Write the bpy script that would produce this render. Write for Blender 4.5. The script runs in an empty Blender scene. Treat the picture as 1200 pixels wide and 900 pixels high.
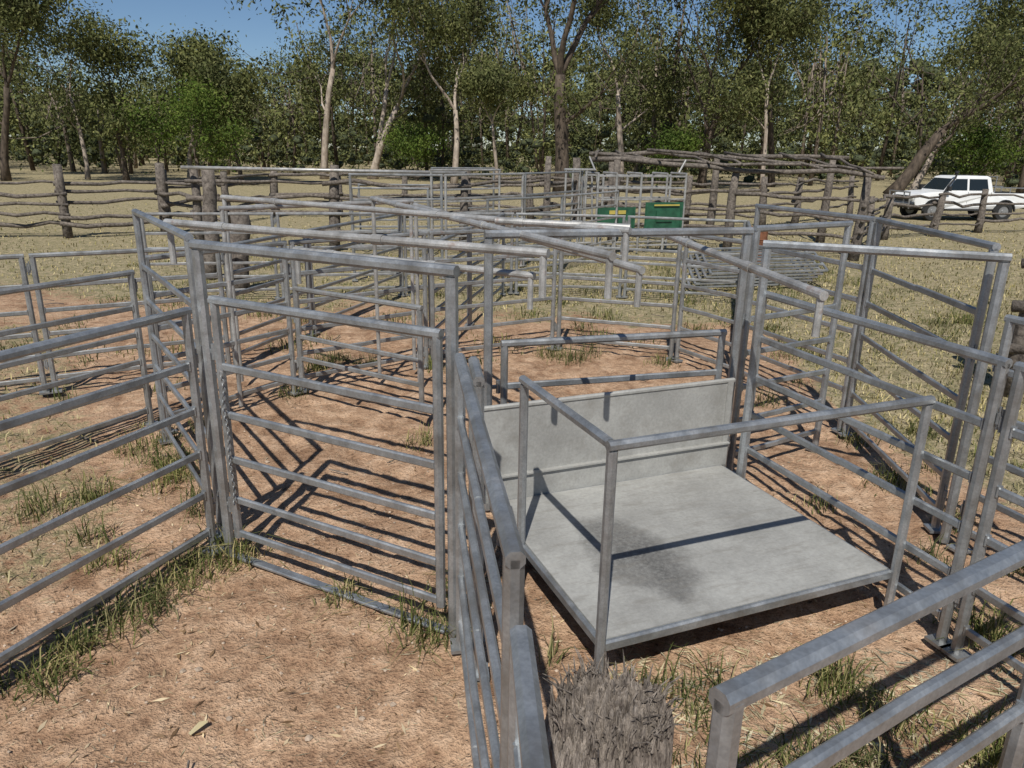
import bpy, math, random
import numpy as np
from mathutils import Vector, Matrix, noise as mnoise

scene = bpy.context.scene
col = scene.collection

# ------------------------------------------------------------------ materials
def new_mat(name):
    m = bpy.data.materials.new(name); m.use_nodes = True
    nt = m.node_tree
    for n in list(nt.nodes): nt.nodes.remove(n)
    out = nt.nodes.new('ShaderNodeOutputMaterial')
    return m, nt, out

def N(nt, typ, **kw):
    n = nt.nodes.new(typ)
    for k, v in kw.items():
        if k in n.inputs: n.inputs[k].default_value = v
        else: setattr(n, k, v)
    return n

def ramp(nt, fac, stops):
    r = nt.nodes.new('ShaderNodeValToRGB')
    el = r.color_ramp.elements
    while len(el) > 1: el.remove(el[-1])
    el[0].position = stops[0][0]; el[0].color = (*stops[0][1], 1)
    for p, c in stops[1:]:
        e = el.new(p); e.color = (*c, 1)
    nt.links.new(fac, r.inputs[0])
    return r.outputs[0]

def g3(v): return (v, v, v)

def noise_node(nt, vec, scale, detail=4, rough=0.55, dist=0.0):
    n = N(nt, 'ShaderNodeTexNoise', Scale=scale, Detail=detail, Roughness=rough, Distortion=dist)
    nt.links.new(vec, n.inputs['Vector'])
    return n.outputs[0]

def mapping(nt, vec, sc):
    m = nt.nodes.new('ShaderNodeMapping'); m.inputs['Scale'].default_value = sc
    nt.links.new(vec, m.inputs['Vector']); return m.outputs[0]

def mixc(nt, fac, a, b, mode='MIX'):
    m = nt.nodes.new('ShaderNodeMix'); m.data_type = 'RGBA'; m.blend_type = mode
    def put(sock, v):
        if hasattr(v, 'is_linked') or hasattr(v, 'links'): nt.links.new(v, sock)
        elif isinstance(v, (int, float)): sock.default_value = v
        else: sock.default_value = (*v, 1)
    if isinstance(fac, (int, float)): m.inputs[0].default_value = fac
    else: nt.links.new(fac, m.inputs[0])
    put(m.inputs[6], a); put(m.inputs[7], b)
    return m.outputs[2]

def bump(nt, h, strength, dist):
    b = nt.nodes.new('ShaderNodeBump'); b.inputs['Strength'].default_value = strength
    b.inputs['Distance'].default_value = dist
    nt.links.new(h, b.inputs['Height']); return b.outputs[0]

def principled(nt, out, color, rough=0.6, metal=0.0, normal=None, spec=0.5):
    p = nt.nodes.new('ShaderNodeBsdfPrincipled')
    if isinstance(color, tuple): p.inputs['Base Color'].default_value = (*color, 1)
    else: nt.links.new(color, p.inputs['Base Color'])
    if isinstance(rough, (int, float)): p.inputs['Roughness'].default_value = rough
    else: nt.links.new(rough, p.inputs['Roughness'])
    p.inputs['Metallic'].default_value = metal
    p.inputs['Specular IOR Level'].default_value = spec
    if normal is not None: nt.links.new(normal, p.inputs['Normal'])
    nt.links.new(p.outputs[0], out.inputs[0])
    return p

def steel_mat(name, lo, hi, metal=0.55, rust=0.0, dirt=.55):
    m, nt, out = new_mat(name)
    tc = nt.nodes.new('ShaderNodeTexCoord').outputs['Object']
    n1 = noise_node(nt, tc, 6.0, 3, 0.7)
    n2 = noise_node(nt, tc, 90.0, 1, 0.6)
    base = ramp(nt, n1, [(0.3, lo), (0.7, hi)])
    sp = ramp(nt, n2, [(0.3, g3(0.84)), (0.7, g3(1.07))])
    c = mixc(nt, 1.0, base, sp, 'MULTIPLY')
    n3 = noise_node(nt, tc, 2.6, 4, 0.75)
    d = ramp(nt, n3, [(0.47, g3(0)), (0.64, g3(dirt))])
    c = mixc(nt, d, c, (0.17, 0.155, 0.135))
    if rust > 0:
        r = ramp(nt, n1, [(0.60, g3(0)), (0.70, g3(rust))])
        c = mixc(nt, r, c, (0.16, 0.07, 0.035))
    rg = ramp(nt, n1, [(0.3, g3(0.32)), (0.7, g3(0.52))])
    principled(nt, out, c, rg, metal, None)
    return m

M_STEEL = steel_mat('galvanised_steel', (0.27, 0.287, 0.30), (0.43, 0.445, 0.452), 0.65, 0.10)
M_STEEL_OLD = steel_mat('weathered_galvanised_steel', (0.22, 0.23, 0.23), (0.38, 0.385, 0.38), 0.45, 0.45)
M_PIPE = steel_mat('weathered_pipe', (0.30, 0.295, 0.28), (0.50, 0.49, 0.47), 0.35, 0.5)

def deck_mat():
    m, nt, out = new_mat('deck_sheet_steel')
    tc = nt.nodes.new('ShaderNodeTexCoord').outputs['Object']
    n1 = noise_node(nt, tc, 1.9, 4, 0.65)
    base = ramp(nt, n1, [(0.3, (0.26, 0.255, 0.238)), (0.7, (0.40, 0.395, 0.37))])
    fine = noise_node(nt, tc, 45, 3, 0.7)
    base = mixc(nt, 1.0, base, ramp(nt, fine, [(0.3, g3(0.84)), (0.7, g3(1.08))]), 'MULTIPLY')
    wn = nt.nodes.new('ShaderNodeTexNoise'); wn.inputs['Scale'].default_value = 2.6; wn.inputs['Detail'].default_value = 5
    nt.links.new(tc, wn.inputs['Vector'])
    wc = nt.nodes.new('ShaderNodeVectorMath'); wc.operation = 'SUBTRACT'; nt.links.new(wn.outputs[1], wc.inputs[0]); wc.inputs[1].default_value = (.5, .5, .5)
    wv = nt.nodes.new('ShaderNodeVectorMath'); wv.operation = 'MULTIPLY_ADD'
    nt.links.new(wc.outputs[0], wv.inputs[0]); wv.inputs[1].default_value = (.55, .8, 0); nt.links.new(tc, wv.inputs[2])
    mp = nt.nodes.new('ShaderNodeMapping')
    mp.inputs['Location'].default_value = (-0.62*2.1, -0.66, 0); mp.inputs['Scale'].default_value = (2.1, 1.0, 0)
    nt.links.new(wv.outputs[0], mp.inputs['Vector'])
    sep = nt.nodes.new('ShaderNodeVectorMath'); sep.operation = 'LENGTH'
    nt.links.new(mp.outputs[0], sep.inputs[0])
    rr = ramp(nt, sep.outputs['Value'], [(0.20, g3(.95)), (0.42, g3(.7)), (0.62, g3(0))])
    nm = ramp(nt, fine, [(0.35, g3(1)), (0.65, g3(.62))])
    st = mixc(nt, 1.0, rr, nm, 'MULTIPLY')
    base = mixc(nt, st, base, (0.095, 0.092, 0.087))
    n5 = noise_node(nt, mapping(nt, tc, (1, 5, 1)), 3.5, 4, 0.7)
    base = mixc(nt, ramp(nt, n5, [(0.50, g3(0)), (0.72, g3(0.5))]), base, (0.19, 0.175, 0.15))
    principled(nt, out, base, 0.62, 0.15, bump(nt, n1, 0.25, 0.02), 0.4)
    return m
M_DECK = deck_mat()

def wood_mat(name, dark, light, sc=(14, 14, 14), b_=.8):
    m, nt, out = new_mat(name)
    tc = nt.nodes.new('ShaderNodeTexCoord').outputs['Object']
    n1 = noise_node(nt, mapping(nt, tc, sc), 1.0, 4, 0.7, 0.3)
    n2 = noise_node(nt, tc, 3.0, 1, 0.6)
    c = ramp(nt, n1, [(0.32, dark), (0.5, tuple((a+b)/2 for a, b in zip(dark, light))), (0.72, light)])
    c = mixc(nt, 1.0, c, ramp(nt, n2, [(0.3, g3(0.75)), (0.7, g3(1.1))]), 'MULTIPLY')
    principled(nt, out, c, 0.85, 0, bump(nt, n1, b_, 0.02) if b_ else None, 0.25)
    return m
M_WOOD = wood_mat('weathered_timber', (0.045, 0.036, 0.031), (0.24, 0.205, 0.17))
M_STUMP = wood_mat('split_stump_timber', (0.075, 0.06, 0.05), (0.37, 0.315, 0.265), (70, 45, 14))
M_BARK_D = wood_mat('dark_bark', (0.03, 0.023, 0.018), (0.15, 0.115, 0.085), (5, 5, 1.5), 0)
M_BARK_P = wood_mat('pale_gum_bark', (0.22, 0.17, 0.13), (0.54, 0.46, 0.38), (3, 3, 0.8), 0)
M_BARK_F = wood_mat('distant_bark', (0.11, 0.085, 0.065), (0.32, 0.26, 0.205), (2, 2, 0.6), 0)

def leaf_mat(name, c0, c1, c2, patch=0.35, trans=0.25):
    m, nt, out = new_mat(name)
    geo = nt.nodes.new('ShaderNodeNewGeometry')
    tc = nt.nodes.new('ShaderNodeTexCoord').outputs['Object']
    c = ramp(nt, geo.outputs['Random Per Island'], [(0.0, c0), (0.55, c1), (1.0, c2)])
    n = noise_node(nt, tc, patch, 1, 0.6)
    c = mixc(nt, 1.0, c, ramp(nt, n, [(0.32, (0.66, 0.68, 0.7)), (0.68, (1.25, 1.2, 1.0))]), 'MULTIPLY')
    p = nt.nodes.new('ShaderNodeBsdfDiffuse')
    nt.links.new(c, p.inputs['Color'])
    if trans <= 0:
        nt.links.new(p.outputs[0], out.inputs[0]); return m
    t = nt.nodes.new('ShaderNodeBsdfTranslucent')
    nt.links.new(c, t.inputs['Color'])
    mx = nt.nodes.new('ShaderNodeMixShader'); mx.inputs[0].default_value = trans
    nt.links.new(p.outputs[0], mx.inputs[1]); nt.links.new(t.outputs[0], mx.inputs[2])
    nt.links.new(mx.outputs[0], out.inputs[0])
    return m
M_LEAF = leaf_mat('gum_leaves', (0.068, 0.082, 0.034), (0.13, 0.143, 0.060), (0.21, 0.215, 0.10))
M_LEAF_G = leaf_mat('bright_green_leaves', (0.055, 0.092, 0.02), (0.10, 0.148, 0.034), (0.17, 0.21, 0.06))
M_LEAF_F = leaf_mat('distant_leaves', (0.060, 0.074, 0.034), (0.115, 0.127, 0.053), (0.185, 0.19, 0.088), 0.09, 0)
M_GRASS = leaf_mat('grass_blades', (0.058, 0.078, 0.027), (0.13, 0.145, 0.055), (0.40, 0.345, 0.19), 1.5)
M_DRY = leaf_mat('dry_grass_blades', (0.15, 0.145, 0.06), (0.32, 0.27, 0.145), (0.50, 0.43, 0.26), 0.6, 0)

def ground_mat():
    m, nt, out = new_mat('ground_soil_and_grass')
    tc = nt.nodes.new('ShaderNodeTexCoord').outputs['Object']
    at = nt.nodes.new('ShaderNodeAttribute'); at.attribute_name = 'grass'
    big = noise_node(nt, tc, 1.3, 4, 0.72)
    mid = noise_node(nt, tc, 6.0, 4, 0.75)
    fine = noise_node(nt, tc, 46.0, 3, 0.78)
    dirt = ramp(nt, mid, [(0.28, (0.25, 0.150, 0.092)), (0.5, (0.435, 0.292, 0.188)), (0.74, (0.60, 0.44, 0.305))])
    dirt = mixc(nt, 1.0, dirt, ramp(nt, big, [(0.34, (0.64, 0.57, 0.53)), (0.48, (.96, .92, .90)), (0.66, (1.18, 1.16, 1.15))]), 'MULTIPLY')
    dirt = mixc(nt, 1.0, dirt, ramp(nt, fine, [(0.30, g3(0.45)), (0.44, g3(0.95)), (0.72, g3(1.22))]), 'MULTIPLY')
    straw = ramp(nt, fine, [(0.3, (0.20, 0.155, 0.09)), (0.5, (0.38, 0.31, 0.19)), (0.7, (0.55, 0.465, 0.30))])
    green = ramp(nt, fine, [(0.3, (0.08, 0.082, 0.035)), (0.7, (0.22, 0.21, 0.098))])
    gp = ramp(nt, mid, [(0.43, g3(0)), (0.62, g3(0.8))])
    turf = mixc(nt, gp, straw, green)
    gadd = nt.nodes.new('ShaderNodeMath'); gadd.operation = 'ADD'
    nt.links.new(at.outputs['Fac'], gadd.inputs[0]); nt.links.new(mid, gadd.inputs[1])
    fac = ramp(nt, gadd.outputs[0], [(0.75, g3(0)), (1.05, g3(1))])
    c = mixc(nt, fac, dirt, turf)
    hs = nt.nodes.new('ShaderNodeMath'); hs.operation = 'MULTIPLY_ADD'
    nt.links.new(fine, hs.inputs[0]); hs.inputs[1].default_value = 0.4; nt.links.new(mid, hs.inputs[2])
    principled(nt, out, c, 0.95, 0, bump(nt, hs.outputs[0], 1.0, 0.06), 0.1)
    return m
M_GROUND = ground_mat()

def plain(name, c, rough=0.6, metal=0.0, var=0.12, sc=6):
    m, nt, out = new_mat(name)
    tc = nt.nodes.new('ShaderNodeTexCoord').outputs['Object']
    n = noise_node(nt, tc, sc, 2, 0.65)
    cc = mixc(nt, 1.0, c, ramp(nt, n, [(0.3, g3(1-var)), (0.7, g3(1+var))]), 'MULTIPLY')
    principled(nt, out, cc, rough, metal)
    return m
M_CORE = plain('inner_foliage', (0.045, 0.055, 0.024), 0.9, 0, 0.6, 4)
M_GREEN = plain('green_paint', (0.02, 0.085, 0.045), 0.5, 0, 0.3)
M_WHITE = plain('white_car_paint', (0.72, 0.72, 0.70), 0.3, 0, 0.06, 2)
M_BLACK = plain('black_rubber_and_tub_shade', (0.02, 0.02, 0.02), 0.8)
M_GLASS = plain('dark_window_glass', (0.015, 0.02, 0.022), 0.08, 0, 0.05)
M_RIM = plain('wheel_steel', (0.35, 0.35, 0.35), 0.4, 0.6)
M_LAMP = plain('lamp_lens', (0.55, 0.55, 0.5), 0.15)
M_RED = plain('red_lens', (0.35, 0.02, 0.015), 0.25)
M_YELLOW = plain('yellow_paint', (0.45, 0.36, 0.08), 0.5)
M_RUST = wood_mat('rusted_drum_steel', (0.10, 0.04, 0.02), (0.30, 0.13, 0.07), (5, 5, 5))
M_STONE = plain('pale_pebbles', (0.40, 0.31, 0.23), 0.9, 0, 0.4, 20)
M_LITTER = leaf_mat('dead_leaf_litter', (0.10, 0.06, 0.035), (0.27, 0.18, 0.115), (0.58, 0.48, 0.35), 3, 0)
M_HAY = leaf_mat('trampled_hay', (0.26, 0.22, 0.15), (0.40, 0.35, 0.25), (0.56, 0.50, 0.37), 3, 0)

# ------------------------------------------------------------------ mesh helpers
class MB:
    def __init__(s): s.v = []; s.f = []; s.m = []
    def add(s, vs, fs, mi=0):
        o = len(s.v); s.v.extend(tuple(p) for p in vs)
        for f in fs: s.f.append(tuple(i+o for i in f)); s.m.append(mi)
    def rings(s, rings, mi=0, caps=True):
        n = len(rings[0]); vs = [p for r in rings for p in r]; fs = []
        for k in range(len(rings)-1):
            for i in range(n):
                j = (i+1) % n
                fs.append((k*n+i, k*n+j, (k+1)*n+j, (k+1)*n+i))
        if caps:
            fs.append(tuple(range(n-1, -1, -1))); fs.append(tuple(range((len(rings)-1)*n, len(rings)*n)))
        s.add(vs, fs, mi)
    def beam(s, p0, p1, w=.03, h=.05, side=None, mi=0, ch=.28):
        p0 = Vector(p0); p1 = Vector(p1); a = (p1-p0).normalized()
        if side is None:
            side = a.cross(Vector((0, 0, 1)))
            if side.length < 1e-3: side = Vector((1, 0, 0))
        side = Vector(side); side = (side-a*side.dot(a)).normalized(); up = side.cross(a)
        c = ch*min(w, h); x = w/2; y = h/2
        prof = [(x, -y+c), (x, y-c), (x-c, y), (-x+c, y), (-x, y-c), (-x, -y+c), (-x+c, -y), (x-c, -y)]
        s.rings([[p+side*q[0]+up*q[1] for q in prof] for p in (p0, p1)], mi)
    def pipe(s, pts, r, n=10, mi=0, caps=True):
        pts = [Vector(p) for p in pts]
        if isinstance(r, (int, float)): r = [r]*len(pts)
        ref = None; rings = []
        for i, p in enumerate(pts):
            a = (pts[min(i+1, len(pts)-1)]-pts[max(i-1, 0)]).normalized()
            if ref is None:
                ref = a.cross(Vector((0.13, 0.21, 1)))
                if ref.length < .3: ref = a.cross(Vector((1, 0.1, 0)))
            ref = (ref-a*ref.dot(a)).normalized(); b = a.cross(ref)
            rings.append([p+(ref*math.cos(t)+b*math.sin(t))*r[i] for t in [2*math.pi*k/n for k in range(n)]])
        s.rings(rings, mi, caps)
    def box(s, c, size, mi=0, rot=0.0, taper=1.0):
        x, y, z = [q/2 for q in size]; R = Matrix.Rotation(rot, 3, 'Z'); c = Vector(c)
        vs = [c+R@Vector((sx*x*(taper if sz > 0 else 1), sy*y*(taper if sz > 0 else 1), sz*z)) for sz in (-1, 1) for sx, sy in ((-1, -1), (1, -1), (1, 1), (-1, 1))]
        s.add(vs, [(3, 2, 1, 0), (4, 5, 6, 7), (0, 1, 5, 4), (1, 2, 6, 5), (2, 3, 7, 6), (3, 0, 4, 7)], mi)
    def obj(s, name, mats, parent=None, smooth=False, loc=None, rotz=0.0, bevel=0.0):
        me = bpy.data.meshes.new(name); me.from_pydata([tuple(p) for p in s.v], [], s.f)
        for m in mats: me.materials.append(m)
        me.polygons.foreach_set('material_index', s.m)
        if smooth: me.polygons.foreach_set('use_smooth', [True]*len(me.polygons))
        me.update()
        o = bpy.data.objects.new(name, me); col.objects.link(o)
        if parent: o.parent = parent
        if loc: o.location = loc
        o.rotation_euler[2] = rotz
        if bevel > 0:
            b = o.modifiers.new('bevel', 'BEVEL'); b.width = bevel; b.segments = 2; b.limit_method = 'ANGLE'
        return o

def mesh_np(name, V, F, mat, parent=None):
    me = bpy.data.meshes.new(name)
    V = np.asarray(V, dtype=np.float32); F = np.asarray(F, dtype=np.int32)
    nf, k = F.shape
    me.vertices.add(len(V)); me.vertices.foreach_set('co', V.ravel())
    me.loops.add(nf*k); me.loops.foreach_set('vertex_index', F.ravel())
    me.polygons.add(nf); me.polygons.foreach_set('loop_start', np.arange(0, nf*k, k, dtype=np.int32))
    me.polygons.foreach_set('loop_total', np.full(nf, k, dtype=np.int32))
    me.materials.append(mat); me.update(calc_edges=True); me.validate()
    o = bpy.data.objects.new(name, me); col.objects.link(o)
    if parent: o.parent = parent
    return o

def empty(name, loc=(0, 0, 0), rotz=0):
    o = bpy.data.objects.new(name, None); col.objects.link(o); o.location = loc; o.rotation_euler[2] = rotz
    o.empty_display_size = .2
    return o

rnd = random.Random(7)

# ------------------------------------------------------------------ cattle panels
ZS = [.17, .45, .74, 1.04, 1.36, 1.67]
def P3(p, z): return Vector((p[0], p[1], z))

def cattle_panel(p0, p1, zs=ZS, top=1.70, head=None, mat=None, name='cattle_panel', rail=(.028, .05), post=.055, g=0.05, foot=True):
    """one welded panel from p0 to p1; head = height of overhead bar (tall frame)"""
    b = MB(); a = Vector((p1[0]-p0[0], p1[1]-p0[1], 0)); L = a.length; a.normalize(); sd = Vector((-a.y, a.x, 0))
    q0 = Vector((p0[0], p0[1], 0))+a*g; q1 = Vector((p1[0], p1[1], 0))-a*g
    ht = head if head else top
    for q in (q0, q1):
        b.beam((q.x, q.y, 0.0), (q.x, q.y, ht), post, post, sd)
        if foot: b.box((q.x, q.y, .012), (.12, .12, .02), 0, math.atan2(a.y, a.x))
        for z in (.32, 1.40):
            dz = rnd.uniform(-.02, .02)
            s_ = -1 if q is q0 else 1
            c = q+a*s_*(post/2+.014)
            b.pipe([(c.x, c.y, z+dz-.03), (c.x, c.y, z+dz+.03)], .014, 8)
            b.pipe([(c.x, c.y, z+dz-.06), (c.x, c.y, z+dz+.065)], .008, 6)
    inn = post/2
    for z in zs:
        j0 = rnd.uniform(-.008, .008); j1 = rnd.uniform(-.008, .008)
        if abs(z-top) < .06 and not head:
            b.beam(P3(q0-a*inn, top+.0), P3(q1+a*inn, top+.0), post*.98, .05)
        else:
            m_ = (q0+q1)/2+sd*rnd.gauss(0, .006)
            b.beam(P3(q0+a*(inn-.004), z+j0), P3(m_, z+(j0+j1)/2+rnd.gauss(0, .004)), rail[0], rail[1])
            b.beam(P3(m_, z+(j0+j1)/2), P3(q1-a*(inn-.004), z+j1), rail[0]-.001, rail[1]-.001)
            for q_, s_ in ((q0, 1), (q1, -1)):
                c = P3(q_+a*s_*(inn+.004), z+(j0 if s_ > 0 else j1)); b.beam(c-Vector((0, 0, .03)), c+Vector((0, 0, .03)), .038, .012, sd)
    if head: b.beam(P3(q0-a*inn, head+.012), P3(q1+a*inn, head+.012), post*.98, .05)
    return b.obj(name, [mat or M_STEEL])

def U(p, d, t): return (p[0]+d[0]*t, p[1]+d[1]*t)

A0 = (-2.03, 4.58); A1 = (-2.75, 2.78); A2 = (-3.5, 0.9)
cattle_panel(A1, A0); cattle_panel(A2, A1)
C1 = (-3.30, 6.55)
cattle_panel(C1, (-2.05, 4.72), head=2.12)
Bl = (-1.92, 4.50); Br = (-.31, 3.66)
def portal(p0, p1, z, name='gate_frame', post=.062, sill=True, mat=None):
    b = MB(); a = Vector((p1[0]-p0[0], p1[1]-p0[1], 0)).normalized(); sd = Vector((-a.y, a.x, 0))
    for p in (p0, p1): b.beam(P3(p, 0), P3(p, z), post, post, sd)
    b.beam(P3(p0, z+.03)-a*post/2, P3(p1, z+.03)+a*post/2, post, .058)
    if sill: b.beam(P3(p0, .012)+a*.04, P3(p1, .012)-a*.04, .06, .024)
    return b.obj(name, [mat or M_STEEL])
portal(Bl, Br, 2.09)
def swing_gate(p0, p1, zs, name='yard_gate', post=.052, mat=None):
    b = MB(); a = Vector((p1[0]-p0[0], p1[1]-p0[1], 0)).normalized(); sd = Vector((-a.y, a.x, 0))
    for p in (p0, p1): b.beam(P3(p, zs[0]-.03), P3(p, zs[-1]+.02), post, post, sd)
    for z in zs[:-1]: b.beam(P3(p0, z)+a*post*.5, P3(p1, z)-a*post*.5, .028, .05)
    b.beam(P3(p0, zs[-1]+.03)-a*post/2, P3(p1, zs[-1]+.03)+a*post/2, post, .052)
    for z in (zs[0]+.2, zs[-1]-.3):
        c = P3(p0, z)-a*(post/2+.02); b.pipe([c-Vector((0, 0, .05)), c+Vector((0, 0, .05))], .017, 10)
        b.beam(c, c-a*.05, .02, .03)
    return b.obj(name, [mat or M_STEEL])
ga = Vector((Br[0]-Bl[0], Br[1]-Bl[1])).normalized()
swing_gate((Bl[0]+ga.x*.10, Bl[1]+ga.y*.10), (Br[0]-ga.x*.09, Br[1]-ga.y*.09), [.20, .45, .74, 1.05, 1.37, 1.76])

ch = MB()
def link(b, c, ang, R=.017, r=.0035):
    pts = []
    for k in range(9):
        t = 2*math.pi*k/8
        pts.append(Vector((math.cos(ang)*math.cos(t)*R*.62, math.sin(ang)*math.cos(t)*R*.62, math.sin(t)*R))+Vector(c))
    b.pipe(pts, r, 5, caps=False)
c0 = Vector((Bl[0]+ga.x*.12, Bl[1]+ga.y*.12-.045, 1.34))
for k in range(34): link(ch, c0+Vector((.006*math.sin(k*.5), -.004*math.cos(k*.7), -k*.027)), k*1.57)
ch.obj('gate_chain', [M_STEEL_OLD], smooth=True)

Ea = (-.27, 3.60); Eb = (.02, 1.64); Ed = (.11, .35)
cattle_panel(Ea, Eb, zs=[.17, .46, .76, 1.07, 1.38, 1.67], top=1.70, rail=(.033, .056))
cattle_panel((.03, 1.55), Ed, zs=[.17, .45, .73, 1.0, 1.28, 1.56], top=1.58, rail=(.033, .056))
cattle_panel((-.20, 3.66), (-.155, 3.30), zs=[.2, .46, .76, 1.07, 1.38, 1.64], top=1.66, g=.03)

Dl = (-.18, 5.25); Dr = (1.80, 5.80)
portal(Dl, Dr, 2.10, sill=True)
swing_gate((-.06, 5.30), (1.68, 5.78), [.18, .44, .72, 1.0, 1.30])

gd = Vector((.33, -.944)).normalized()
G0 = (1.86, 5.55)
for k in range(3):
    cattle_panel(U(G0, gd, 2.05*k), U(G0, gd, 2.05*(k+1)))
Hl = (1.82, 5.38); Hr = (3.20, 4.86)
portal(Hl, Hr, 2.05, sill=False)
for k in range(3):
    cattle_panel(U(Hr, gd, .08+2.05*k), U(Hr, gd, .08+2.05*(k+1)))
I1 = (3.38, 7.05)
cattle_panel((3.22, 4.98), I1, head=2.12)
cattle_panel((2.95, 6.6), (1.88, 5.95), head=2.12, zs=[.2, .5, .8, 1.1, 1.4])
cattle_panel(I1, (2.75, 8.7), head=2.12)
F0 = (.43, 1.18)
cattle_panel(F0, (1.62, 1.90), zs=[.17, .45, .75, 1.07, 1.38, 1.67], top=1.70, g=.0, rail=(.033, .056))
cattle_panel((1.66, 1.92), (2.86, 2.62), top=1.70)

K = [(-3.38, 6.70), (-2.45, 8.05), (-1.07, 9.2), (.6, 10.2), (2.2, 9.7), (2.75, 8.75)]
for a_, b_ in zip(K[:-1], K[1:]): cattle_panel(a_, b_, mat=M_STEEL_OLD)
swing_gate((-2.35, 7.9), (-.9, 7.0), [.2, .45, .7, .95, 1.2], mat=M_STEEL_OLD)
far = [((-4.85, 4.5), (-3.60, 7.0)), ((-5.9, 2.3), (-4.85, 4.5)), ((-6.9, 6.9), (-5.2, 7.9)), ((-5.2, 7.9), (-3.5, 8.9)), ((-3.5, 8.9), (-3.0, 10.8)), ((-8.6, 5.9), (-6.9, 6.9)),
       ((-6.5, 13), (-4.3, 13.5)), ((-4.3, 13.5), (-2.1, 14)), ((-2.1, 14), (0, 14.4)), ((0, 14.4), (2.1, 14.2)), ((2.1, 14.2), (4.2, 13.6)),
       ((4.2, 13.6), (3.6, 11.4)), ((3.6, 11.4), (2.9, 9.0)), ((-3.0, 10.8), (-2.1, 14)), ((-1.07, 9.3), (-.7, 11.6)), ((-.7, 11.6), (-.2, 14.3))]
for a_, b_ in far: cattle_panel(a_, b_, mat=M_STEEL_OLD, zs=[.17, .42, .67, .93, 1.2, 1.5], top=1.53)
race = [((-1.5, 16), (.2, 18)), ((-.6, 15.6), (1.1, 17.4)), ((.2, 18), (1.8, 20.5)), ((1.1, 17.4), (2.7, 20)), ((-3.4, 15.5), (-1.5, 16)), ((-4.2, 19.3), (-2.2, 19.6)),
        ((-2.2, 19.6), (-.4, 21)), ((-4.4, 21.2), (-2.4, 21.6)), ((-2.4, 21.6), (-.6, 22.6))]
for i, (a_, b_) in enumerate(race): cattle_panel(a_, b_, mat=M_PIPE if i % 3 == 0 else M_STEEL_OLD, head=2.15 if i % 2 == 0 else None)
for i in range(5):
    b = MB()
    for z in (0, .3, .6, .9, 1.2): b.beam((3.6+.1*i, 15+z*.9, .08+.07*i+z*.3), (6.2+.1*i, 15.6+z*.9, .10+.07*i+z*.3), .03, .05)
    b.beam((3.6+.1*i, 15, .08+.07*i), (3.6+.1*i, 16.1, .44+.07*i), .05, .05); b.beam((6.2+.1*i, 15.6, .1+.07*i), (6.2+.1*i, 16.7, .46+.07*i), .05, .05)
    b.obj('spare_panel', [M_STEEL_OLD])

def overhead(p0, p1, r=.027, drop0=0, drop1=.25, mat=None):
    b = MB(); b.pipe([p0, p1], r, 12)
    for p, d in ((p0, drop0), (p1, drop1)):
        if d:
            dr = (Vector(p1)-Vector(p0)).normalized(); c = Vector(p)-dr*.03*(1 if p is p1 else -1)
            b.beam(c, c-Vector((0, 0, d)), .042, .042)
    for t in (.18, .62):
        c = Vector(p0).lerp(Vector(p1), t); dr = (Vector(p1)-Vector(p0)).normalized()
        b.pipe([c-dr*.04, c+dr*.04], r*1.25, 12)
    return b.obj('overhead_slide_rail', [mat or M_PIPE], smooth=False)
overhead((-2.55, 5.5, 2.15), (.19, 4.15, 2.15), drop0=.3)
overhead((-3.2, 8.3, 2.15), (.84, 5.47, 2.15), drop0=2.1)
overhead((-1.95, 6.6, 1.82), (.15, 5.4, 1.82), drop0=.3)
overhead((-1.6, 8.5, 2.15), (.57, 4.3, 2.12), drop0=2.1)
overhead((-1.1, 8.3, 2.10), (.85, 4.9, 1.95), drop0=2.05)
overhead((1.35, 6.6, 2.0), (1.80, 4.25, 1.92), r=.03)
overhead((-.15, 5.95, 2.16), (.86, 5.60, 2.16))
overhead((-2.9, 7.4, 2.10), (-1.2, 8.9, 2.10), r=.024, drop0=2.05, drop1=2.05)

# ------------------------------------------------------------------ operator platform
pf = empty('operator_platform', (.49, 3.23, 0), math.atan2(.375, .928))
W = 1.98; D_ = 1.66; zd = .30
b = MB(); b.box((W/2, D_/2, zd-.004), (W-.02, D_-.02, .008)); b.obj('deck_plate', [M_DECK], pf)
b = MB()
b.beam((0, 0, zd-.035), (W, 0, zd-.035), .035, .062); b.beam((0, D_, zd-.035), (W, D_, zd-.035), .035, .06)
b.beam((0, 0.02, zd-.036), (0, D_-.02, zd-.036), .035, .06); b.beam((W, 0.02, zd-.036), (W, D_-.02, zd-.036), .035, .06)
for t in (.33, .66): b.beam((W*t, .02, zd-.04), (W*t, D_-.02, zd-.04), .04, .05)
for x, y in ((W*.97, D_*.9), (.04, D_*.95)): b.beam((x, y, 0), (x, y, zd-.04), .05, .05)
b.obj('deck_frame', [M_STEEL], pf)
b = MB(); zr = 1.39
for x, y in ((-.025, -.02), (-.02, 1.06), (W+.02, -.02)):
    b.beam((x, y, 0), (x, y, zr-.025), .05, .05, (1, 0, 0))
b.beam((-.05, -.02, zr), (W+.045, -.02, zr), .05, .05); b.beam((-.022, .005, zr), (-.022, 1.085, zr), .05, .05)
b.obj('handrail', [M_STEEL], pf)
b = MB()
b.box((W/2, D_+.03, .73), (W+.10, .006, .52)); b.box((W/2, D_+.012, .385), (W+.10, .006, .19))
b.box((W/2, D_+.01, .484), (W+.10, .045, .012))
b.beam((-.06, D_+.035, 1.0), (W+.06, D_+.035, 1.0), .035, .035)
b.box((W+.02, D_+.03, .62), (.05, .03, .74))
b.obj('back_board', [M_DECK], pf)

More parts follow.
